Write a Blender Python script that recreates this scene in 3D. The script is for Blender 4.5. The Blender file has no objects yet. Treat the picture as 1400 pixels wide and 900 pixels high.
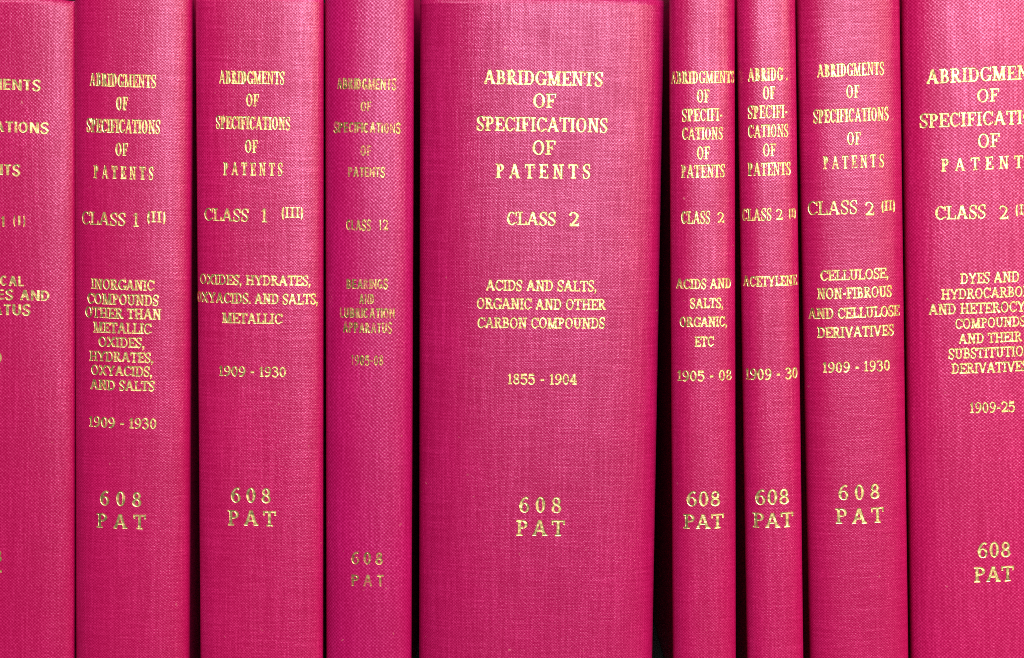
import bpy, bmesh, math, random
from mathutils import Vector, Matrix
from mathutils.geometry import delaunay_2d_cdt

SC = bpy.context.scene
COL = SC.collection

# ---------------------------------------------------------------- camera
MM_PER_PX = 0.00023            # metres per photograph pixel on the plane of the spines
DIST = 0.55
PITCH = math.radians(7.0)
ZC = 0.1255                     # height of the middle of the view above the shelf
cam_data = bpy.data.cameras.new("camera")
cam = bpy.data.objects.new("camera", cam_data)
COL.objects.link(cam)
CAM_POS = Vector((0, -DIST * math.cos(PITCH), ZC + DIST * math.sin(PITCH)))
cam.location = CAM_POS
cam.rotation_euler = (math.pi / 2 - PITCH, 0, 0)
cam_data.sensor_width = 36
cam_data.lens = 36 * DIST / (1400 * MM_PER_PX)
cam_data.clip_start = 0.01
cam_data.clip_end = 50
SC.camera = cam

# ---------------------------------------------------------------- render, world and lamps
SC.view_settings.view_transform = 'Standard'
SC.view_settings.look = 'None'
SC.view_settings.exposure = 0.02
SC.view_settings.gamma = 1.0
SC.cycles.use_denoising = False
SC.cycles.use_adaptive_sampling = False
SC.cycles.filter_width = 1.0
SC.cycles.max_bounces = 6

W = bpy.data.worlds.new("World")
SC.world = W
W.use_nodes = True
W.node_tree.nodes["Background"].inputs[0].default_value = (0.9, 0.85, 0.8, 1)
W.node_tree.nodes["Background"].inputs[1].default_value = 0.06


def lamp(name, az, el, dist, sx, sy, power, color):
    d = bpy.data.lights.new(name, 'AREA')
    d.shape = 'RECTANGLE'
    d.size, d.size_y = sx, sy
    d.energy = power
    d.color = color
    o = bpy.data.objects.new(name, d)
    COL.objects.link(o)
    a, e = math.radians(az), math.radians(el)
    tgt = Vector((0, 0, ZC))
    o.location = tgt + dist * Vector((math.sin(a) * math.cos(e), -math.cos(a) * math.cos(e), math.sin(e)))
    o.rotation_euler = (tgt - o.location).to_track_quat('-Z', 'Y').to_euler()
    return o


lamp("window_light", 12, 20, 1.35, 0.85, 1.0, 22, (0.90, 0.94, 1.0))
lamp("reading_lamp", 44, 18, 1.4, 0.7, 0.9, 11, (1.0, 0.84, 0.58))
lamp("ceiling_light", 5, 68, 1.3, 1.4, 0.26, 11, (0.90, 0.95, 1.0))


# ---------------------------------------------------------------- materials
def new_mat(name):
    m = bpy.data.materials.new(name)
    m.use_nodes = True
    nt = m.node_tree
    return m, nt, nt.nodes["Principled BSDF"]


class NB:
    """small helper for wiring node graphs"""
    def __init__(self, nt):
        self.nt = nt

    def node(self, t, **kw):
        n = self.nt.nodes.new(t)
        for k, v in kw.items():
            setattr(n, k, v)
        return n

    def put(self, sock, v):
        if hasattr(v, 'is_output'):
            self.nt.links.new(v, sock)
        elif v is not None:
            sock.default_value = v

    def math(self, op, a, b=None, c=None, clamp=False):
        n = self.node('ShaderNodeMath', operation=op, use_clamp=clamp)
        self.put(n.inputs[0], a)
        if b is not None:
            self.put(n.inputs[1], b)
        if c is not None:
            self.put(n.inputs[2], c)
        return n.outputs[0]

    def xyz(self, x, y, z=0.0):
        n = self.node('ShaderNodeCombineXYZ')
        for i, v in enumerate((x, y, z)):
            self.put(n.inputs[i], v)
        return n.outputs[0]

    def noise(self, vec, scale, detail=2.0, rough=0.5):
        n = self.node('ShaderNodeTexNoise')
        self.put(n.inputs['Vector'], vec)
        n.inputs['Scale'].default_value = scale
        n.inputs['Detail'].default_value = detail
        n.inputs['Roughness'].default_value = rough
        return n.outputs['Fac']

    def mix(self, f, a, b):
        n = self.node('ShaderNodeMix', data_type='RGBA')
        self.put(n.inputs['Factor'], f)
        self.put(n.inputs['A'], a)
        self.put(n.inputs['B'], b)
        return n.outputs['Result']

    def maprange(self, v, a, b, c, d):
        n = self.node('ShaderNodeMapRange')
        self.put(n.inputs[0], v)
        for i, x in enumerate((a, b, c, d)):
            n.inputs[i + 1].default_value = x
        return n.outputs[0]


CLOTH = (0.44, 0.0008, 0.064)


def cloth_material(name, pu, pv, slub_h, slub_v, seed, tint=(1, 1, 1), gloss=1.0):
    """plain-weave book cloth; pu, pv are the thread pitches in metres"""
    m, nt, bsdf = new_mat(name)
    nb = NB(nt)
    uv = nb.node('ShaderNodeUVMap', uv_map='UVMap').outputs[0]
    sep = nb.node('ShaderNodeSeparateXYZ')
    nb.put(sep.inputs[0], uv)
    u0 = nb.math('ADD', sep.outputs[0], seed * 0.731)
    v0 = nb.math('ADD', sep.outputs[1], seed * 1.377)
    base = nb.xyz(u0, v0)
    # threads wander a little
    wu = nb.math('MULTIPLY', nb.math('SUBTRACT', nb.noise(nb.xyz(nb.math('MULTIPLY', u0, 900.0), nb.math('MULTIPLY', v0, 60.0)), 1.0, 1.0), 0.5), 0.0004)
    wv = nb.math('MULTIPLY', nb.math('SUBTRACT', nb.noise(nb.xyz(nb.math('MULTIPLY', u0, 60.0), nb.math('MULTIPLY', v0, 900.0), 3.3), 1.0, 1.0), 0.5), 0.0004)
    u = nb.math('ADD', u0, wu)
    v = nb.math('ADD', v0, wv)
    su = nb.math('SINE', nb.math('MULTIPLY', u, math.pi / pu))
    sv = nb.math('SINE', nb.math('MULTIPLY', v, math.pi / pv))
    weave = nb.math('MULTIPLY_ADD', nb.math('MULTIPLY', su, sv), 0.5, 0.5)
    # thread-to-thread differences: slubs running along weft and warp
    hs = nb.noise(nb.xyz(nb.math('MULTIPLY', u0, 70.0), nb.math('MULTIPLY', v, 0.8 / pv)), 1.0, 1.5)
    vs = nb.noise(nb.xyz(nb.math('MULTIPLY', u, 0.8 / pu), nb.math('MULTIPLY', v0, 45.0), 7.7), 1.0, 1.5)
    hs = nb.maprange(hs, 0.40, 0.74, 0.0, 1.0)
    vs = nb.maprange(vs, 0.40, 0.74, 0.0, 1.0)
    slub = nb.math('ADD', nb.math('MULTIPLY', hs, slub_h), nb.math('MULTIPLY', vs, slub_v))
    fleck = nb.noise(nb.xyz(nb.math('DIVIDE', u0, pu * 1.4), nb.math('DIVIDE', v0, pv * 1.4), 1.1), 1.0, 1.0)
    fleck = nb.maprange(fleck, 0.35, 0.75, 0.55, 1.35)
    crest = nb.math('MULTIPLY', nb.math('ADD', nb.math('MULTIPLY', weave, 0.75), slub), fleck)
    # handling wear, large soft patches
    patch = nb.noise(base, 38.0, 4.0, 0.6)
    wear = nb.maprange(patch, 0.3, 0.7, 0.8, 1.2)
    cr = nb.math('MULTIPLY', crest, wear)
    dark = tuple(c * t * 0.70 for c, t in zip(CLOTH, tint)) + (1,)
    light = (0.62 * tint[0], 0.009 * tint[1], 0.135 * tint[2], 1)
    col = nb.mix(nb.maprange(cr, 0.1, 1.15, 0.0, 1.0), dark, light)
    # few tiny stains and rubbed fibres
    st = nb.noise(base, 420.0, 2.0, 0.5)
    st = nb.maprange(st, 0.735, 0.80, 0.0, 0.5)
    col = nb.mix(st, col, (0.62, 0.22, 0.20, 1))
    nb.put(bsdf.inputs['Base Color'], col)
    nb.put(bsdf.inputs['Roughness'], nb.maprange(patch, 0.3, 0.7, 0.38, 0.30))
    nb.put(bsdf.inputs['Specular IOR Level'], nb.maprange(cr, 0.15, 1.1, 0.25 * gloss, 1.75 * gloss))
    bsdf.inputs['Specular Tint'].default_value = (1.0, 0.68, 0.88, 1)
    bump = nb.node('ShaderNodeBump')
    bump.inputs['Strength'].default_value = 0.30
    bump.inputs['Distance'].default_value = 0.00016
    nb.put(bump.inputs['Height'], crest)
    nb.put(bsdf.inputs['Normal'], bump.outputs[0])
    return m


def gold_material(name, wear, seed, col=(0.92, 0.72, 0.32)):
    m, nt, bsdf = new_mat(name)
    nb = NB(nt)
    uv = nb.node('ShaderNodeUVMap', uv_map='UVMap').outputs[0]
    sep = nb.node('ShaderNodeSeparateXYZ')
    nb.put(sep.inputs[0], uv)
    u = nb.math('ADD', sep.outputs[0], seed * 0.37)
    v = nb.math('ADD', sep.outputs[1], seed * 0.91)
    p = nb.xyz(u, v)
    n1 = nb.noise(p, 1900.0, 2.0)
    n2 = nb.noise(p, 260.0, 2.0)
    c = nb.mix(n2, (col[0], col[1], col[2], 1), (col[0] * 0.92, col[1] * 0.86, col[2] * 0.72, 1))
    # where the foil has rubbed away the cloth shows
    lost = nb.maprange(nb.math('ADD', nb.math('MULTIPLY', n1, 0.6), nb.math('MULTIPLY', n2, 0.4)), 0.585 - wear, 0.66 - wear, 0.0, 1.0)
    nb.put(bsdf.inputs['Base Color'], nb.mix(lost, c, (0.45, 0.03, 0.08, 1)))
    nb.put(bsdf.inputs['Metallic'], nb.math('SUBTRACT', 1.0, lost))
    nb.put(bsdf.inputs['Roughness'], nb.maprange(n2, 0.3, 0.7, 0.32, 0.50))
    bump = nb.node('ShaderNodeBump')
    bump.inputs['Strength'].default_value = 0.5
    bump.inputs['Distance'].default_value = 0.00010
    nb.put(bump.inputs['Height'], nb.math('ADD', n1, nb.math('MULTIPLY', nb.noise(p, 480.0, 1.0), 5.5)))
    nb.put(bsdf.inputs['Normal'], bump.outputs[0])
    return m


def paper_material():
    m, nt, bsdf = new_mat("page_edges")
    nb = NB(nt)
    co = nb.node('ShaderNodeTexCoord').outputs['Object']
    sep = nb.node('ShaderNodeSeparateXYZ')
    nb.put(sep.inputs[0], co)
    n = nb.noise(nb.xyz(nb.math('MULTIPLY', sep.outputs[0], 6000.0), nb.math('MULTIPLY', sep.outputs[1], 30.0)), 1.0, 2.0)
    nb.put(bsdf.inputs['Base Color'], nb.mix(n, (0.42, 0.36, 0.26, 1), (0.66, 0.60, 0.48, 1)))
    bsdf.inputs['Roughness'].default_value = 0.85
    return m


def shelf_material(name="painted_shelf", k=1.0):
    m, nt, bsdf = new_mat(name)
    nb = NB(nt)
    co = nb.node('ShaderNodeTexCoord').outputs['Object']
    n = nb.noise(co, 40.0, 5.0, 0.6)
    nb.put(bsdf.inputs['Base Color'], nb.mix(n, (0.045 * k, 0.042 * k, 0.042 * k, 1), (0.07 * k, 0.066 * k, 0.066 * k, 1)))
    nb.put(bsdf.inputs['Roughness'], nb.maprange(n, 0.3, 0.7, 0.4, 0.6))
    bsdf.inputs['Specular IOR Level'].default_value = 0.5 * min(1.0, k * 2)
    return m


PAPER = paper_material()
SHELF = shelf_material()
BACK = shelf_material("dark_back_board", 0.05)

# ---------------------------------------------------------------- geometry helpers


def link(name, bm, mat, parent=None, smooth=True):
    me = bpy.data.meshes.new(name)
    bm.to_mesh(me)
    bm.free()
    me.materials.append(mat)
    if smooth:
        for p in me.polygons:
            p.use_smooth = True
    o = bpy.data.objects.new(name, me)
    COL.objects.link(o)
    if parent is not None:
        o.parent = parent
    return o


def box(bm, x0, x1, y0, y1, z0, z1, bevel=0.0):
    r = bmesh.ops.create_cube(bm, size=1.0)
    vs = r['verts']
    for v in vs:
        v.co = Vector((x0 + (v.co.x + .5) * (x1 - x0), y0 + (v.co.y + .5) * (y1 - y0), z0 + (v.co.z + .5) * (z1 - z0)))
    if bevel:
        es = list({e for v in vs for e in v.link_edges})
        bmesh.ops.bevel(bm, geom=es, offset=bevel, segments=2, affect='EDGES', profile=0.6)


# ---------------------------------------------------------------- the shelf (setting)
bm = bmesh.new()
box(bm, -0.42, 0.42, -0.035, 0.25, -0.022, 0.0, 0.001)
s = link("shelf", bm, SHELF, smooth=False)
s["kind"] = "structure"
bm = bmesh.new()
box(bm, -0.42, 0.42, 0.25, 0.262, -0.022, 0.34)
s = link("back_panel", bm, BACK, smooth=False)
s["kind"] = "structure"

# ---------------------------------------------------------------- lettering: glyphs drawn as strokes
WID = dict(A=.76, B=.62, C=.66, D=.70, E=.60, F=.56, G=.72, H=.76, I=.33, L=.57, M=.90, N=.76, O=.72, P=.58, R=.68,
           S=.52, T=.64, U=.72, V=.74, X=.72, Y=.70)
WSANS = dict(A=.66, B=.58, C=.60, D=.60, E=.50, F=.47, G=.62, H=.60, I=.15, L=.45, M=.72, N=.60, O=.64, P=.54, R=.58,
             S=.54, T=.52, U=.58, V=.64, X=.62, Y=.62)
WDIG = {c: .54 for c in '0234567890'}
WDIG.update({'1': .36, '-': .34, '.': .20, ',': .21, ' ': .30, '(': .22, ')': .22})


def width(ch, sans):
    if ch in WDIG:
        return WDIG[ch]
    return (WSANS if sans else WID)[ch]


def glyph(ch, T, t, sans):
    """quads (in cap-height units) that together make one character"""
    w = width(ch, sans)
    Q = []
    sl = 0 if sans else 1
    st = t * 0.95                                   # serif thickness
    if sans:
        t = T * 0.92

    def poly(*p):
        Q.append([Vector(q) for q in p])

    def rect(x0, x1, y0, y1):
        poly((x0, y0), (x1, y0), (x1, y1), (x0, y1))

    def serif(x, y, h=None, side=0):
        if not sl:
            return
        h = h or T * 0.5 + .085
        y0, y1 = (0, st) if y == 0 else (1 - st, 1)
        rect(x - h if side <= 0 else x, x + h if side >= 0 else x, y0, y1)
        b = st * 0.9                                # bracket
        hh = h * .72
        if y == 0:
            poly((x - hh if side <= 0 else x, st * .5), (x + hh if side >= 0 else x, st * .5), (x + T * .3 if side >= 0 else x, st + b), (x - T * .3 if side <= 0 else x, st + b))
        else:
            poly((x - T * .3 if side <= 0 else x, 1 - st - b), (x + T * .3 if side >= 0 else x, 1 - st - b), (x + hh if side >= 0 else x, 1 - st * .5), (x - hh if side <= 0 else x, 1 - st * .5))

    def stem(x, y0=0.0, y1=1.0, w_=None, s0=True, s1=True):
        w_ = w_ or T
        rect(x - w_ / 2, x + w_ / 2, y0, y1)
        if s0 and y0 == 0:
            serif(x, 0)
        if s1 and y1 == 1:
            serif(x, 1)

    def bar(x0, x1, y, h=None):
        h = h or t
        rect(x0, x1, y - h / 2, y + h / 2)

    def tick(x, y0, y1, w_=None):
        if sl:
            w_ = w_ or t
            poly((x - w_ * .5, y0), (x + w_ * .5, y0), (x + w_ * .45, y1), (x - w_ * .4, y1))

    def diag(x0, y0, x1, y1, w_):
        poly((x0 - w_ / 2, y0), (x0 + w_ / 2, y0), (x1 + w_ / 2, y1), (x1 - w_ / 2, y1))

    def arc(cx, cy, rx, ry, a0, a1, Tv=None, th=None, n=None):
        Tv = Tv or T
        th = th or t
        n = n or max(6, int(abs(a1 - a0) / 11))
        pr = None
        for i in range(n + 1):
            a = math.radians(a0 + (a1 - a0) * i / n)
            c, s_ = math.cos(a), math.sin(a)
            o = (cx + rx * c, cy + ry * s_)
            k = (cx + max(rx - Tv, 0.01) * c, cy + max(ry - th, 0.01) * s_)
            if pr:
                poly(pr[0], o, k, pr[1])
            pr = (o, k)

    def stroke(pts, ws, n=7):
        P = [Vector(p) for p in pts]
        out = []
        for i in range(len(P) - 1):
            p0 = P[i - 1] if i else P[0] * 2 - P[1]
            p1, p2 = P[i], P[i + 1]
            p3 = P[i + 2] if i + 2 < len(P) else P[-1] * 2 - P[-2]
            for k in range(n + (i == len(P) - 2)):
                s_ = k / n
                q = 0.5 * ((2 * p1) + (p2 - p0) * s_ + (2 * p0 - 5 * p1 + 4 * p2 - p3) * s_ * s_ + (3 * p1 - p0 - 3 * p2 + p3) * s_ ** 3)
                out.append((q, ws[i] + (ws[i + 1] - ws[i]) * s_))
        pr = None
        for i, (q, wd) in enumerate(out):
            d = (out[min(i + 1, len(out) - 1)][0] - out[max(i - 1, 0)][0]).normalized()
            nn = Vector((-d.y, d.x)) * wd / 2
            if pr:
                poly(pr[0], pr[1], q - nn, q + nn)
            pr = (q + nn, q - nn)

    def bowl(x0, y0, y1, xr, Tv=None):
        ry = (y1 - y0) / 2
        xc = max(xr - ry * 1.05, x0 + .02, xr - .36)
        rect(x0, xc + .005, y0, y0 + t)
        rect(x0, xc + .005, y1 - t, y1)
        arc(xc, (y0 + y1) / 2, xr - xc, ry, -90, 90, Tv)

    L = (T / 2 + .07) if sl else T / 2              # x of a left stem
    R = w - L
    tm = T if sans else t * 1.25                    # thin uprights
    if ch == 'A':
        m = w / 2 - (.0 if sans else .02)
        diag(.10 if sl else T * .5, 0, m, 1, tm)
        diag(w - (.14 if sl else T * .5), 0, m + (0 if sans else .015), 1, T * 1.04)
        rect(.10 + w * .12, w - w * .24, .28, .28 + t)
        serif(.10, 0, .10)
        serif(w - .13, 0, .14)
    elif ch == 'B':
        stem(L)
        bowl(L, .49 - t * .5, 1, w - .06, T * .95)
        bowl(L, 0, .49 + t * .5, w, T)
    elif ch in 'CG':
        arc(w * .52, .5, w * .52, .515, 42 if ch == 'C' else 40, 318 if ch == 'C' else 325, T, t)
        if sl:
            tick(w * .52 + w * .42, .66, .99, t)
        if ch == 'G':
            if sl:
                rect(w - T, w, .03, .44)
                rect(w - T * .5 - .17, w + .06, .44 - st, .44)
            else:
                rect(w - T, w, .08, .46)
                rect(w * .55, w, .46 - t, .46)
        elif sl:
            tick(w * .52 + w * .42, .14, .27, t * .9)
    elif ch == 'D':
        stem(L)
        bowl(L, 0, 1, w)
    elif ch in 'EF':
        stem(L)
        bar(L, w - .02, 1 - t / 2)
        bar(L, w * .70 if sl else w * .9, .5)
        tick(w - .03, 1, .70)
        tick(w * .70, .36, .64, t * .9)
        if ch == 'E':
            bar(L, w, t / 2)
            tick(w - .01, 0, .30)
    elif ch == 'H':
        stem(L)
        stem(R)
        bar(L, R, .5)
    elif ch == 'I':
        stem(w / 2)
    elif ch == 'L':
        stem(L)
        bar(L, w, t / 2)
        tick(w - .01, 0, .33)
    elif ch == 'M':
        stem(L, w_=tm)
        stem(R)
        diag(w / 2 + .01, 0, L + .02, 1, T)
        diag(w / 2, 0, R - .02, 1, tm)
    elif ch == 'N':
        stem(L, w_=tm)
        stem(R, w_=tm, s0=False)
        diag(R - tm * .1, 0, L + tm * .1, 1, T * .92)
    elif ch in 'O0':
        n = w if ch == 'O' else w * .94
        arc(w / 2, .5, n / 2, .515, 0, 360, T, t, 36)
    elif ch == 'P':
        stem(L)
        bowl(L, .44, 1, w)
    elif ch == 'R':
        stem(L)
        bowl(L, .46, 1, w - .09, T * .95)
        diag(w - (.10 if sl else T * .5), 0, w * .50, .48, T * 1.02)
        serif(w - .08, 0, .12)
    elif ch == 'S':
        stroke([(w * .90, .76), (w * .74, .95), (w * .42, .96), (w * .16, .80), (w * .26, .60), (w * .62, .45), (w * .86, .26), (w * .64, .045), (w * .28, .05), (w * .06, .26)],
               [t * .9, t, t, T * .85, T, T * 1.05, T * .85, t, t, t * .9])
        tick(w * .89, .68, .99, t)
        tick(w * .08, .34, .01, t)
    elif ch == 'T':
        stem(w / 2, s1=False)
        bar(0.02, w - .02, 1 - t / 2)
        tick(.03, 1, .70)
        tick(w - .03, 1, .70)
    elif ch == 'U':
        xl, xr = L, R
        stem(xl, .32, 1)
        stem(xr, .32, 1, w_=tm)
        a = (xr - xl) / 2
        arc((xl + xr) / 2, .33, a + T / 2, .34, 180, 270, T, t)
        arc((xl + xr) / 2, .33, a + tm / 2, .34, 270, 360, tm, t)
    elif ch == 'V':
        diag(w / 2, 0, .10 if sl else T * .5, 1, T)
        diag(w / 2 + .02, 0, w - (.10 if sl else T * .5), 1, tm)
        serif(.11, 1, .13)
        serif(w - .10, 1, .10)
    elif ch == 'X':
        diag(w - .12, 0, .12, 1, T * 1.05)
        diag(.12, 0, w - .12, 1, tm)
        for x in (.12, w - .12):
            serif(x, 0, .11)
            serif(x, 1, .11)
    elif ch == 'Y':
        stem(w / 2, 0, .47)
        diag(w / 2, .42, .11, 1, T)
        diag(w / 2 + .01, .42, w - .11, 1, tm)
        serif(.12, 1, .12)
        serif(w - .11, 1, .10)
    elif ch == '1':
        stem(w / 2, 0, 1, s1=False)
        poly((w / 2 - T / 2, 1), (w / 2 - T / 2, 1 - t * 1.4), (.02, .80 - t * .6), (.02, .80))
    elif ch == '2':
        stroke([(w * .10, .74), (w * .22, .93), (w * .52, .96), (w * .84, .75), (w * .68, .46), (w * .36, .20), (w * .08, .04)],
               [T, t * 1.1, t, T, T * .9, t * 1.1, t])
        rect(.03, w - .01, 0, t * 1.5)
        tick(w - .03, 0, .25)
    elif ch == '3':
        stroke([(w * .10, .80), (w * .30, .96), (w * .58, .95), (w * .80, .76), (w * .62, .57), (w * .36, .54)], [T * .8, t, t, T, t, t])
        stroke([(w * .36, .54), (w * .66, .53), (w * .86, .29), (w * .64, .05), (w * .30, .04), (w * .08, .20)], [t, t, T, t, t, T * .8])
    elif ch == '4':
        rect(w * .64 - T / 2, w * .64 + T / 2, 0, 1)
        diag(w * .08, .27, w * .62, 1, t * 1.1)
        rect(.0, w, .24, .24 + t)
        serif(w * .64, 0)
    elif ch == '5':
        rect(w * .18, w * .88, 1 - t * 1.6, 1)
        diag(w * .17, .50, w * .22, 1, t)
        stroke([(w * .17, .52), (w * .42, .62), (w * .72, .54), (w * .87, .30), (w * .66, .05), (w * .32, .04), (w * .08, .18)], [t, t, t * 1.2, T, t, t, T * .8])
    elif ch in '69':
        n0 = len(Q)
        arc(w / 2, .31, w * .47, .325, 0, 360, T, min(t, .09), 30)
        stroke([(w * .86, .88), (w * .64, .965), (w * .34, .82), (w * .12, .52), (w * .13, .30)], [t * 1.2, t, t * 1.2, T * .9, T * .85])
        if ch == '9':
            for q in Q[n0:]:
                for v in q:
                    v.x, v.y = w - v.x, 1 - v.y
    elif ch == '8':
        arc(w / 2, .745, w * .40, .27, 0, 360, T * .9, t, 26)
        arc(w / 2, .27, w * .47, .285, 0, 360, T * .95, t, 28)
    elif ch == '-':
        rect(.03, w - .03, .33, .33 + max(t * 1.3, .10))
    elif ch == '.':
        rect(0, .19, 0, .19)
    elif ch == ',':
        rect(0, .19, 0, .19)
        poly((.06, .03), (.19, .03), (.07, -.24), (-.01, -.20))
    elif ch in '()':
        a = (118, 242) if ch == '(' else (-62, 62)
        arc(w * (1.05 if ch == '(' else -.05), .42, w * .95, .70, a[0], a[1], t * 1.5, t)
    return [q for q in Q]


def union(quads, jitter, rng):
    """2-D union of the quads -> (verts, triangles)"""
    vs, fs = [], []
    for q in quads:
        # drop degenerate quads, keep them counter-clockwise
        a = sum(q[i].x * q[(i + 1) % len(q)].y - q[(i + 1) % len(q)].x * q[i].y for i in range(len(q)))
        if abs(a) < 1e-9:
            continue
        if a < 0:
            q = q[::-1]
        i0 = len(vs)
        vs += q
        fs.append(list(range(i0, i0 + len(q))))
    r = delaunay_2d_cdt(vs, [], fs, 1, 1e-5)
    ov, of = r[0], r[2]
    boxes = []
    for f in fs:
        q = [vs[i] for i in f]
        boxes.append((min(p.x for p in q), max(p.x for p in q), min(p.y for p in q), max(p.y for p in q), [(p.x, p.y) for p in q]))

    def covered(x, y):
        for ax, bx, ay, by, q in boxes:
            if ax <= x <= bx and ay <= y <= by:
                c = False
                px, py = q[-1]
                for qx, qy in q:
                    if (qy > y) != (py > y) and x < (px - qx) * (y - qy) / (py - qy) + qx:
                        c = not c
                    px, py = qx, qy
                if c:
                    return True
        return False
    tris = [f for f in of if covered(sum(ov[i].x for i in f) / len(f), sum(ov[i].y for i in f) / len(f))]
    ov = [Vector((v.x + rng.uniform(-jitter, jitter), v.y + rng.uniform(-jitter, jitter))) for v in ov]
    return ov, tris


# ---------------------------------------------------------------- books


def ray(px, py):
    f = cam_data.lens / 36 * 1400
    d = Vector(((px - 700) / f, 1.0, -(py - 450) / f))
    c, s_ = math.cos(-PITCH), math.sin(-PITCH)
    return Vector((d.x, d.y * c - d.z * s_, d.y * s_ + d.z * c))


def on_plane(px, py, y):
    d = ray(px, py)
    k = (y - CAM_POS.y) / d.y
    return CAM_POS + d * k


class Book:
    def __init__(self, xl, xr, top, sag, p, depth_off=0.0):
        """xl, xr: left and right outlines at the top and the bottom of the view (photograph pixels); top: pixel row of
        the head; sag: depth of the rounded spine as a share of its width; p: its squareness"""
        # outlines measured where the photograph shows them, turned into width, place and lean
        est = (xr[0] - xl[0]) * MM_PER_PX * sag
        y = depth_off + est
        tl, tr = on_plane(xl[0], 0, y), on_plane(xr[0], 0, y)
        bl, br = on_plane(xl[1], 900, y), on_plane(xr[1], 900, y)
        self.w = ((tr - tl).x + (br - bl).x) / 2
        ct, cb = (tl + tr) / 2, (bl + br) / 2
        self.lean = math.atan2(ct.x - cb.x, ct.z - cb.z)
        x0 = cb.x - math.tan(self.lean) * cb.z
        self.s = self.w * sag
        self.p = p
        zt = on_plane((xl[0] + xr[0]) / 2, top, depth_off).z
        self.h = zt / math.cos(self.lean)
        self.mat = Matrix.Translation((x0, depth_off, 0.0006 + abs(math.sin(self.lean)) * self.w / 2)) @ Matrix.Rotation(self.lean, 4, 'Y')
        self.inv = self.mat.inverted()
        # arc-length table of the spine section
        self.N = 96
        self.tab = []
        a = 0.0
        pr = None
        for i in range(self.N + 1):
            th = -math.pi / 2 + math.pi * i / self.N
            q = self.section(th)
            if pr:
                a += (q - pr).length
            self.tab.append((a, q))
            pr = q
        mid = a / 2
        self.tab = [(l - mid, q) for l, q in self.tab]
        self.half = mid

    def section(self, th):
        """superellipse section of the spine: th from -90 (left) to 90 (right) degrees"""
        e = 2.0 / self.p
        x = self.w / 2 * math.copysign(abs(math.sin(th)) ** e, th)
        y = self.s * (1 - abs(math.cos(th)) ** (2.0 / 2.2))
        return Vector((x, y))

    def at(self, u, off=0.0):
        """point and outward normal of the spine at arc length u"""
        t = self.tab
        lo, hi = 0, len(t) - 2
        while lo < hi:
            m = (lo + hi + 1) // 2
            if t[m][0] <= u:
                lo = m
            else:
                hi = m - 1
        a, b = t[lo], t[lo + 1]
        k = (u - a[0]) / max(b[0] - a[0], 1e-9)
        q = a[1].lerp(b[1], k)
        # smooth normal
        def tang(i):
            return (t[min(i + 1, len(t) - 1)][1] - t[max(i - 1, 0)][1]).normalized()
        d = tang(lo).lerp(tang(lo + 1), min(max(k, 0), 1)).normalized()
        n = Vector((d.y, -d.x))
        return q + n * off, n

    def from_px(self, px, py):
        """arc length and height on the spine under a photograph pixel"""
        o = self.inv @ CAM_POS
        d = (self.inv.to_3x3() @ ray(px, py))
        best = None
        for i in range(len(self.tab) - 1):
            (ua, a), (ub, b) = self.tab[i], self.tab[i + 1]
            # intersect in the x-y plane
            ex, ey = b.x - a.x, b.y - a.y
            det = d.x * (-ey) + d.y * ex
            if abs(det) < 1e-12:
                continue
            rx, ry = a.x - o.x, a.y - o.y
            k = (rx * (-ey) + ry * ex) / det
            s_ = (d.x * ry - d.y * rx) / det
            if -1e-6 <= s_ <= 1 + 1e-6 and (best is None or k < best[0]):
                best = (k, ua + (ub - ua) * s_)
        if best is None:                            # beyond the outline: clamp to the near edge
            k = -o.y / d.y
            x = o.x + d.x * k
            u = math.copysign(self.half * .97, x)
            best = ((self.at(u)[0].y - o.y) / d.y, u)
        return best[1], o.z + d.z * best[0]


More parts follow.
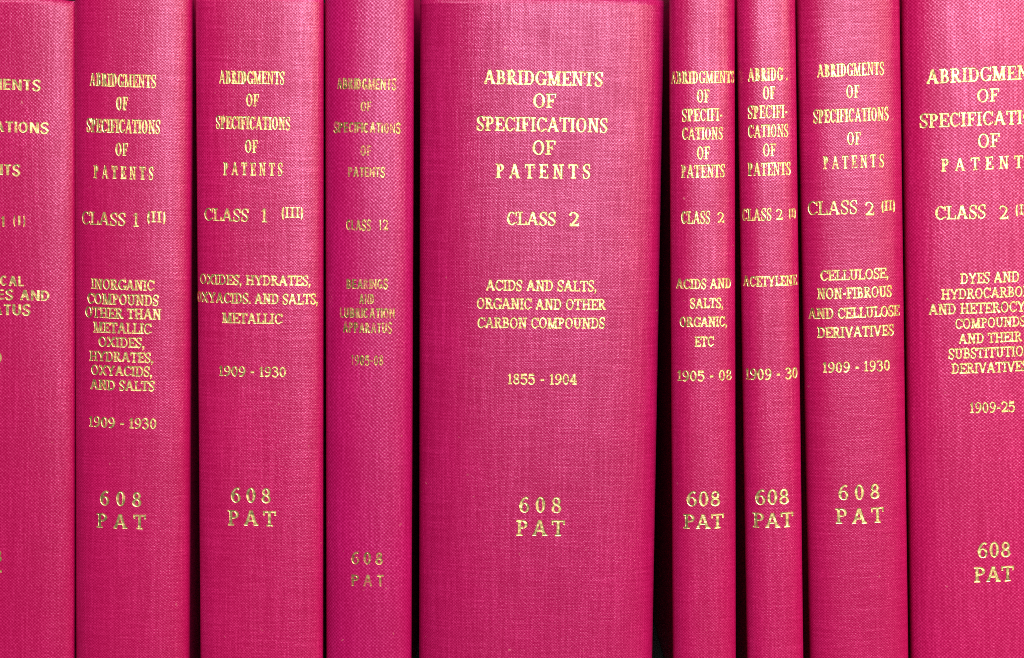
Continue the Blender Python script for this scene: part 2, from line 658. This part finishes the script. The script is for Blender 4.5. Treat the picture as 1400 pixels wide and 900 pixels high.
def build_book(bk, label, cloth, board_cloth, gold, lines, seed):
    rng = random.Random(seed)
    root = bpy.data.objects.new("book", None)
    COL.objects.link(root)
    root.empty_display_size = 0.02
    root.matrix_world = bk.mat
    root["label"] = label
    root["category"] = "book"
    root["group"] = "crimson cloth bound volumes standing in a row on the shelf"
    H, w, s_ = bk.h, bk.w, bk.s
    DEP = 0.165
    JT = 0.007                                      # joint between spine and board
    BT = 0.003                                      # board thickness
    INS = 0.0014                                    # boards sit just inside the shoulders

    # --- spine: rounded section, head and tail caps rolled over
    prof = []
    for l, q in bk.tab:
        prof.append((l, q.x, q.y))
    # run back into the joint grooves
    l0 = prof[0][0]
    left = [(l0 - .001 * k, -w / 2 + g, s_ + .0012 * k) for k, g in ((1, .0), (2, .0002), (3, .0008), (4, .0016), (5, .0020))]
    l1 = prof[-1][0]
    right = [(l1 + .001 * k, w / 2 - g, s_ + .0012 * k) for k, g in ((1, .0), (2, .0002), (3, .0008), (4, .0016), (5, .0020))]
    prof = left[::-1] + prof + right
    r = 0.0016
    # rows of (height, push inwards)
    rows = []
    for k in range(7):                              # tail roll
        a = math.pi / 2 * k / 6
        rows.append((r * (1 - math.sin(a)), r * (1 - math.cos(a))))
    rows = rows[::-1]
    nz = 40
    for k in range(1, nz):
        rows.append((r + (H - 2 * r) * k / nz, 0))
    # head roll, creased where the turn-in begins
    rows += [(H - .0022, 0), (H - .00195, .00002), (H - .0017, .00012), (H - .0004, .00098), (H - .0002, .0013), (H - .00005, .0018), (H, .0024)]
    r = 0.0021
    rows.append((H - r * .2, r * 2.2))
    rows.append((H - .006, r * 2.4))
    bm = bmesh.new()
    uvl = bm.loops.layers.uv.new('UVMap')
    # section normals
    pv = [Vector((x, y)) for _, x, y in prof]
    nrm = []
    for i in range(len(pv)):
        d = (pv[min(i + 1, len(pv) - 1)] - pv[max(i - 1, 0)]).normalized()
        nrm.append(Vector((d.y, -d.x)))
    # the spine is never perfectly even: shallow waves along it
    f1, f2, ph = rng.uniform(18, 30), rng.uniform(40, 60), rng.uniform(0, 6)
    grid, uvs = [], []
    for z, ins in rows:
        gr, gu = [], []
        for (l, x, y), n in zip(prof, nrm):
            q = Vector((x, y)) - n * ins * (.12 + .88 * min(1.0, abs(n.y) * 1.15) ** 1.5)
            zz = z
            if z > H - 0.004:                       # headcap dips slightly at the corners
                zz = z - 0.0003 * abs(x / (w / 2)) ** 6 + 0.00015 * math.sin(x * 260 + ph)
            gr.append(bm.verts.new((q.x, q.y, zz)))
            gu.append((l, z))
        grid.append(gr)
        uvs.append(gu)
    for j in range(len(grid) - 1):
        for i in range(len(prof) - 1):
            f = bm.faces.new((grid[j][i], grid[j][i + 1], grid[j + 1][i + 1], grid[j + 1][i]))
            for lp, uvv in zip(f.loops, (uvs[j][i], uvs[j][i + 1], uvs[j + 1][i + 1], uvs[j + 1][i])):
                lp[uvl].uv = uvv
    link("spine", bm, cloth, root)

    # --- boards covered in the same cloth
    y0 = s_ + .0075
    for nm, x0, x1 in (("front_cover", w / 2 - BT - INS, w / 2 - INS), ("back_cover", -w / 2 + INS, -w / 2 + BT + INS)):
        bm = bmesh.new()
        box(bm, x0, x1, y0, DEP, 0.0, H - .001, 0.0007)
        uvl = bm.loops.layers.uv.new('UVMap')
        for f in bm.faces:
            for lp in f.loops:
                c = lp.vert.co
                lp[uvl].uv = (c.y + c.x, c.z)
        link(nm, bm, board_cloth, root, smooth=False)
    # --- pages
    bm = bmesh.new()
    box(bm, -w / 2 + BT + INS + .0003, w / 2 - BT - INS - .0003, s_ + .004, DEP - .004, .004, H - .0055, 0.0005)
    link("page_block", bm, PAPER, root, smooth=False)

    # --- gilt lettering, one mesh for every block of the tooling
    blocks = {}
    for ln in lines:
        blocks.setdefault(ln[0], []).append(ln[1:])
    RIM, SINK, SKIRT = 0.00010, 0.00001, -0.00004
    for bname, lns in blocks.items():
        bm = bmesh.new()
        uvl = bm.loops.layers.uv.new('UVMap')
        for text, x0, x1, yt, yb, style in lns:
            sans = style.get('sans', False)
            ua, za = bk.from_px(x0, yb + style.get('dyl', 0))
            ub, zb = bk.from_px(x1, yb + style.get('dyr', 0))
            if 'ua' in style:
                ua, ub = style['ua'], style['ub']
            _, zt = bk.from_px((x0 + x1) / 2, yt)
            _, zm = bk.from_px((x0 + x1) / 2, yb)
            cap = zt - zm
            # the base line on a spine is level across the cloth
            za = zb = None
            zl = bk.from_px((x0 + x1) / 2, yb)[1]
            tilt = style.get('tilt', rng.uniform(-.004, .004))
            gap = style.get('gap', .055)
            nat = sum(width(c, sans) for c in text) + gap * (len(text) - 1)
            tot = (ub - ua) / cap
            fit = tot / nat
            xs = style.get('xs') or (fit if fit <= 1.32 else 1.22)
            if style.get('from_right'):
                tot = nat * xs
                ua = ub - tot * cap
            track = (tot - nat * xs) / max(len(text) - 1, 1)
            T = style.get('T', .155) * 1.14 / xs
            t = style.get('t', .075) * 1.18
            pen = 0.0
            for ci, c in enumerate(text):
                wd = width(c, sans)
                if c != ' ':
                    TT = T if c == 'I' else min(T, wd * .40, .175 if c in 'NM' else .205 if c in 'VXA1' else .15 if c in '69' else .18 if c in '02358' else 9)
                    quads = glyph(c, TT, t, sans)
                    ov, tris = union(quads, .006, rng)
                    dy = rng.uniform(-.012, .012)
                    vmap = {}
                    faces = []
                    pts = []
                    for q in ov:
                        gx = pen + q.x * xs
                        u = ua + gx * cap
                        z = zl + (q.y + dy + tilt * (gx - tot / 2)) * cap
                        pts.append((u, z))
                    used = {}
                    for tr in tris:
                        vv = []
                        for i in tr:
                            if i not in used:
                                u, z = pts[i]
                                used[i] = bm.verts.new((u, 0.0, z))
                            vv.append(used[i])
                        try:
                            faces.append(bm.faces.new(vv))
                        except ValueError:
                            pass
                    bm.normal_update()
                    for f in faces:
                        if f.normal.y > 0:
                            f.normal_flip()
                    # pressed-in face with a raised rim: border ring, then the flat inner field
                    ins = min(.04 * cap, .0002)
                    res = bmesh.ops.inset_region(bm, faces=faces, thickness=ins, depth=0.0, use_boundary=True, use_even_offset=False)
                    ring = set(res['faces'])
                    inner = {v for f in faces if f.is_valid for v in f.verts}
                    outer = {v for f in ring for v in f.verts} - inner
                    for v in inner:
                        v.co.y = SINK
                    for v in outer:
                        v.co.y = RIM
                    be = [e for f in ring for e in f.edges if len(e.link_faces) == 1]
                    ex = bmesh.ops.extrude_edge_only(bm, edges=list(set(be)))
                    for v in [g for g in ex['geom'] if isinstance(g, bmesh.types.BMVert)]:
                        v.co.y = SKIRT
                pen += (wd + gap) * xs + track
        bm.normal_update()
        bmesh.ops.recalc_face_normals(bm, faces=bm.faces)
        for f in bm.faces:
            for lp in f.loops:
                lp[uvl].uv = (lp.vert.co.x, lp.vert.co.z)
        lim = bk.half * 1.0
        for v in bm.verts:                          # wrap onto the rounded spine
            u = max(-lim, min(lim, v.co.x))
            q, _ = bk.at(u, v.co.y)
            v.co = Vector((q.x, q.y, v.co.z))
        link(bname, bm, gold, root, smooth=False)
    return root


HEAVY = dict(T=.150, t=.095, gap=.05)
REG = dict(T=.175, t=.10)
SMALL = dict(T=.165, t=.12, gap=.03)
SAN = dict(T=.22, sans=True, gap=.08)
SANB = dict(T=.18, sans=True, gap=.06)


def L(block, text, x0, x1, yt, yb, style, **kw):
    d = dict(style)
    d.update(kw)
    return (block, text, x0, x1, yt, yb, d)


TI, CL, SU, YR, SM = "title_lettering", "class_lettering", "subject_lettering", "year_lettering", "shelf_mark"

BOOKS = []
BOOKS.append(dict(
    bk=Book((-124, -119), (103.2, 103.2), 1, .085, 3.0, .001), seed=1, cloth=dict(pu=.00052, pv=.00052, slub_h=.10, slub_v=.22), wear=.0,
    label="broad crimson cloth book cut by the left edge, its title in plain capitals ending ENTS",
    lines=[L(TI, "ABRIDGMENTS", -78, 56, 107, 122, SAN, xs=1.42, from_right=True), L(TI, "OF", -24, 0, 137, 152, SAN, xs=1.3, from_right=True), L(TI, "SPECIFICATIONS", -93, 67, 165, 180, SAN, xs=1.42, from_right=True),
           L(TI, "OF", -24, 0, 195, 210, SAN, xs=1.3, from_right=True), L(TI, "PATENTS", -54, 28, 224, 239, SAN, xs=1.3, from_right=True),
           L(CL, "CLASS 1", -60, 8, 295, 309, SAN, xs=1.25, from_right=True), L(CL, "(I)", 18, 35, 295, 308, SAN),
           L(SU, "CHEMICAL", -58, 33, 376, 390, SAN, xs=1.25, from_right=True), L(SU, "PROCESSES AND", -94, 68, 395, 409, SAN, xs=1.4, from_right=True), L(SU, "APPARATUS", -62, 42, 415, 430, SAN, xs=1.35, from_right=True),
           L(YR, "1909-30", -78, 3, 480, 495, SAN, xs=1.3, from_right=True), L(SM, "608", -33, 3, 752, 768, SAN, xs=1.3, from_right=True), L(SM, "PAT", -33, 3, 779, 794, SAN, xs=1.3, from_right=True)]))
BOOKS.append(dict(
    bk=Book((103.4, 104.4), (263, 259.5), -14, .16, 2.5), seed=2, cloth=dict(pu=.00048, pv=.00044, slub_h=.22, slub_v=.22), wear=.0,
    label="crimson cloth book lettered Inorganic Compounds Other Than Metallic Oxides, dated 1909 - 1930",
    lines=[L(TI, "ABRIDGMENTS", 123, 213.5, 101, 119, HEAVY), L(TI, "OF", 159, 175, 132, 151, HEAVY), L(TI, "SPECIFICATIONS", 119, 219, 163, 182, HEAVY),
           L(TI, "OF", 158, 175, 195, 213, HEAVY), L(TI, "PATENTS", 128.5, 210, 227, 245, HEAVY, xs=.66),
           L(CL, "CLASS", 112.5, 172, 290, 308, REG, T=.14, t=.085), L(CL, "1", 182, 190.5, 291, 310, HEAVY), L(CL, "(II)", 201, 227, 289, 304, REG),
           L(SU, "INORGANIC", 125, 211, 382, 396.5, SMALL), L(SU, "COMPOUNDS", 120, 217, 402, 417, SMALL), L(SU, "OTHER THAN", 117, 220.5, 421, 436, SMALL),
           L(SU, "METALLIC", 128, 207, 441, 456, SMALL), L(SU, "OXIDES,", 135, 198, 461, 475, SMALL), L(SU, "HYDRATES,", 123, 210, 481, 495, SMALL),
           L(SU, "OXYACIDS,", 125, 208.5, 500, 514, SMALL), L(SU, "AND SALTS", 124, 211.5, 520, 534, SMALL),
           L(YR, "1909 - 1930", 122, 214.5, 571, 585.5, SMALL), L(SM, "608", 137, 194, 672, 692, REG), L(SM, "PAT", 133, 199, 703, 723, REG)]))
BOOKS.append(dict(
    bk=Book((267.5, 274.5), (442.5, 441.5), -4, .12, 2.7), seed=3, cloth=dict(pu=.00046, pv=.00046, slub_h=.28, slub_v=.26), wear=.0,
    label="crimson cloth book lettered Oxides, Hydrates, Oxyacids and Salts, Metallic, dated 1909 - 1930",
    lines=[L(TI, "ABRIDGMENTS", 300, 389, 97, 115, HEAVY), L(TI, "OF", 336.5, 354, 128, 145.5, HEAVY), L(TI, "SPECIFICATIONS", 295.7, 397, 159, 177, HEAVY),
           L(TI, "OF", 335, 352.5, 191, 209, HEAVY), L(TI, "PATENTS", 305.7, 386.5, 222, 240, HEAVY, xs=.66),
           L(CL, "CLASS", 280, 340, 285, 302.5, REG, T=.14, t=.085), L(CL, "1", 357.5, 366, 285, 304, HEAVY), L(CL, "(III)", 384.7, 415, 283, 298, REG),
           L(SU, "OXIDES, HYDRATES,", 274, 425, 376, 390, SMALL), L(SU, "OXYACIDS. AND SALTS,", 268, 435, 401, 415.5, SMALL), L(SU, "METALLIC", 304, 386, 428, 442.5, SMALL),
           L(YR, "1909 - 1930", 299.7, 391.5, 501, 515, SMALL), L(SM, "608", 316, 371, 667, 687.5, REG), L(SM, "PAT", 312, 377, 698, 719, REG)]))
BOOKS.append(dict(
    foil=(0.60, 0.43, 0.17), bk=Book((444.5, 447), (566.5, 562), -22, .22, 2.25), seed=4, cloth=dict(pu=.00058, pv=.00058, slub_h=.05, slub_v=.20, tint=(1.0, 1.0, 1.22)), wear=.07,
    label="rounded crimson cloth book lettered Class 12 Bearings and Lubrication Apparatus in worn narrow capitals",
    lines=[L(TI, "ABRIDGMENTS", 461, 542, 107, 122.5, SANB), L(TI, "OF", 493, 508, 138.5, 152, SANB), L(TI, "SPECIFICATIONS", 456.7, 547.7, 167.5, 181.7, SANB),
           L(TI, "OF", 492.7, 508, 198.5, 212.7, SANB), L(TI, "PATENTS", 476, 526.5, 228.5, 242, SANB),
           L(CL, "CLASS", 473.5, 507.5, 300.5, 315, SANB), L(CL, "12", 517.6, 531, 300.5, 315, SANB),
           L(SU, "BEARINGS", 474, 530.5, 381.5, 395, SANB), L(SU, "AND", 491, 512, 402, 415.7, SANB), L(SU, "LUBRICATION", 465, 539.6, 421, 435, SANB), L(SU, "APPARATUS", 469, 536, 441, 455.3, SANB),
           L(YR, "1905-08", 480, 524.5, 485.5, 499.5, SANB), L(SM, "608", 480.7, 524, 755, 771.7, SANB), L(SM, "PAT", 480.7, 525, 786, 801.7, SANB)]))
BOOKS.append(dict(
    bk=Book((573.5, 574), (909, 890.5), 0, .135, 3.0), seed=5, cloth=dict(pu=.00046, pv=.00046, slub_h=.26, slub_v=.30, tint=(.93, 1.0, 1.0)), wear=.0,
    label="thickest crimson cloth book of the row, lettered Acids and Salts, Organic, dated 1855 - 1904",
    lines=[L(TI, "ABRIDGMENTS", 661.7, 824, 96.5, 116.5, REG, T=.185, tilt=-.012), L(TI, "OF", 729, 760, 127.5, 147.5, REG, T=.185), L(TI, "SPECIFICATIONS", 652, 830.7, 160, 180, REG, T=.18, tilt=-.008),
           L(TI, "OF", 728, 759, 191.7, 211.7, REG, T=.185), L(TI, "PATENTS", 678, 807, 224, 244, REG, T=.185, xs=1.0),
           L(CL, "CLASS", 693, 760, 289.5, 308, REG, T=.185), L(CL, "2", 778, 791.5, 290, 309.5, HEAVY, T=.20),
           L(SU, "ACIDS AND SALTS,", 664.6, 816, 383, 398, SMALL), L(SU, "ORGANIC AND OTHER", 651.8, 828, 408, 423.3, SMALL), L(SU, "CARBON COMPOUNDS", 653, 827, 434, 449, SMALL),
           L(YR, "1855 - 1904", 694, 789, 511, 525.6, SMALL), L(SM, "608", 710, 768, 679.5, 701, REG), L(SM, "PAT", 706, 771.7, 711, 732.7, REG)]))
BOOKS.append(dict(
    bk=Book((916, 919), (1003, 1007), -16, .24, 2.3), seed=6, cloth=dict(pu=.00048, pv=.00046, slub_h=.18, slub_v=.26), wear=.0,
    label="slim crimson cloth book lettered Acids and Salts, Organic, Etc, dated 1905 - 08",
    lines=[L(TI, "ABRIDGMENTS", 918, 1003, 97, 114, HEAVY), L(TI, "OF", 952.7, 970, 122, 140, HEAVY), L(TI, "SPECIFI-", 933, 988, 148, 165.7, HEAVY), L(TI, "CATIONS", 933, 988, 174, 191, HEAVY),
           L(TI, "OF", 952.7, 970.5, 200, 218, HEAVY), L(TI, "PATENTS", 931.7, 990.7, 225, 243, HEAVY),
           L(CL, "CLASS", 931.6, 971, 288.5, 306, REG), L(CL, "2", 980.7, 990, 290, 304.6, HEAVY),
           L(SU, "ACIDS AND", 925, 999, 381, 395, SMALL), L(SU, "SALTS,", 943.6, 989, 407.5, 421.5, SMALL), L(SU, "ORGANIC,", 929.7, 994, 433, 447, SMALL), L(SU, "ETC", 950, 976, 460, 474, SMALL),
           L(YR, "1905 - 08", 926.6, 1000, 506.5, 521, SMALL), L(SM, "608", 939, 985, 671.5, 692, REG), L(SM, "PAT", 935, 989, 703, 723, REG)]))
BOOKS.append(dict(
    bk=Book((1006.5, 1022), (1087, 1097.5), -18, .24, 2.3), seed=7, cloth=dict(pu=.00048, pv=.00046, slub_h=.22, slub_v=.22), wear=.0,
    label="slimmest leaning crimson cloth book, lettered Acetylene and dated 1909 - 30",
    lines=[L(TI, "ABRIDG .", 1023, 1076.7, 92.5, 110.7, HEAVY), L(TI, "OF", 1043, 1060, 117.5, 135.7, HEAVY), L(TI, "SPECIFI-", 1023, 1077, 143.5, 161.7, HEAVY), L(TI, "CATIONS", 1023, 1077.5, 170, 187.7, HEAVY),
           L(TI, "OF", 1043, 1061, 196, 213.5, HEAVY), L(TI, "PATENTS", 1023, 1080.7, 222, 240, HEAVY),
           L(CL, "CLASS", 1015, 1055, 285, 302, REG), L(CL, "2", 1061, 1070, 286, 301, HEAVY), L(CL, "(I)", 1078, 1087.6, 285, 297, REG),
           L(SU, "ACETYLENE", 1017, 1089, 377, 391.5, SMALL),
           L(YR, "1909 - 30", 1020, 1090, 503.5, 519, SMALL), L(SM, "608", 1033, 1079, 669, 690, REG), L(SM, "PAT", 1030, 1084, 701, 721.7, REG)]))
BOOKS.append(dict(
    bk=Book((1089.5, 1107), (1228.5, 1241.5), -20, .19, 2.4), seed=8, cloth=dict(pu=.00046, pv=.00044, slub_h=.28, slub_v=.14), wear=.0,
    label="crimson cloth book lettered Cellulose, Non-Fibrous and Cellulose Derivatives",
    lines=[L(TI, "ABRIDGMENTS", 1117.7, 1208.5, 86, 104, HEAVY), L(TI, "OF", 1157, 1175, 116, 134, HEAVY), L(TI, "SPECIFICATIONS", 1112.7, 1214.5, 148, 166.7, HEAVY),
           L(TI, "OF", 1158, 1176.7, 180, 197.7, HEAVY), L(TI, "PATENTS", 1125.7, 1208.5, 212, 230, HEAVY, xs=.70),
           L(CL, "CLASS", 1105, 1172.6, 274.5, 293.5, REG, T=.14, t=.085), L(CL, "2", 1182.8, 1195, 276, 294.5, HEAVY), L(CL, "(II)", 1204.7, 1223.6, 274, 288, REG),
           L(SU, "CELLULOSE,", 1122, 1215, 368, 382.5, SMALL), L(SU, "NON-FIBROUS", 1117.8, 1219, 392.5, 408, SMALL), L(SU, "AND CELLULOSE", 1106, 1229, 420, 435, SMALL), L(SU, "DERIVATIVES", 1117.8, 1221.7, 446, 461, SMALL),
           L(YR, "1909 - 1930", 1125, 1217, 494, 508.5, SMALL), L(SM, "608", 1146.7, 1203, 662.5, 683, REG), L(SM, "PAT", 1143, 1208, 694.5, 715.7, REG)]))
BOOKS.append(dict(
    bk=Book((1231, 1246.5), (1466, 1466), -24, .14, 2.5), seed=9, cloth=dict(pu=.00058, pv=.00054, slub_h=.05, slub_v=.24, tint=(1.1, 1.3, 1.12)), wear=.0,
    label="broad crimson cloth book cut by the right edge, lettered Dyes and Hydrocarbons, dated 1909-25",
    lines=[L(TI, "ABRIDGMENTS", 1267, 1432, 91, 111, REG, T=.18), L(TI, "OF", 1335.7, 1366, 121, 139.5, REG, T=.18), L(TI, "SPECIFICATIONS", 1258, 1441, 152, 171.7, REG, T=.18),
           L(TI, "OF", 1336.7, 1366.5, 182, 201.7, REG, T=.18), L(TI, "PATENTS", 1287, 1415, 214, 232, REG, T=.18, xs=1.0),
           L(CL, "CLASS", 1279, 1348, 280.5, 299.5, REG), L(CL, "2", 1366, 1379.6, 281, 299.7, HEAVY), L(CL, "(III)", 1388, 1420, 279, 293, REG),
           L(SU, "DYES AND", 1313, 1393.6, 372, 387, SMALL), L(SU, "HYDROCARBONS", 1287, 1418, 393, 407.5, SMALL), L(SU, "AND HETEROCYCLIC", 1270, 1437, 413, 428, SMALL), L(SU, "COMPOUNDS", 1306, 1402, 434, 448, SMALL),
           L(SU, "AND THEIR", 1311, 1397, 454.6, 468.7, SMALL), L(SU, "SUBSTITUTION", 1297, 1411, 474.5, 489, SMALL), L(SU, "DERIVATIVES", 1301, 1405, 495, 509.5, SMALL),
           L(YR, "1909-25", 1326, 1388, 549.5, 564, SMALL), L(SM, "608", 1336.7, 1382, 741, 762, REG), L(SM, "PAT", 1332, 1386, 774.5, 795.5, REG)]))

for b in BOOKS:
    cm = cloth_material("book_cloth_%d" % b['seed'], seed=b['seed'], **b['cloth'])
    bc = cloth_material("board_cloth_%d" % b['seed'], seed=b['seed'], gloss=0.2, **b['cloth'])
    gm = gold_material("gilt_foil_%d" % b['seed'], b['wear'] + .012, b['seed'], b.get('foil', (0.92, 0.72, 0.32)))
    build_book(b['bk'], b['label'], cm, bc, gm, b['lines'], b['seed'])
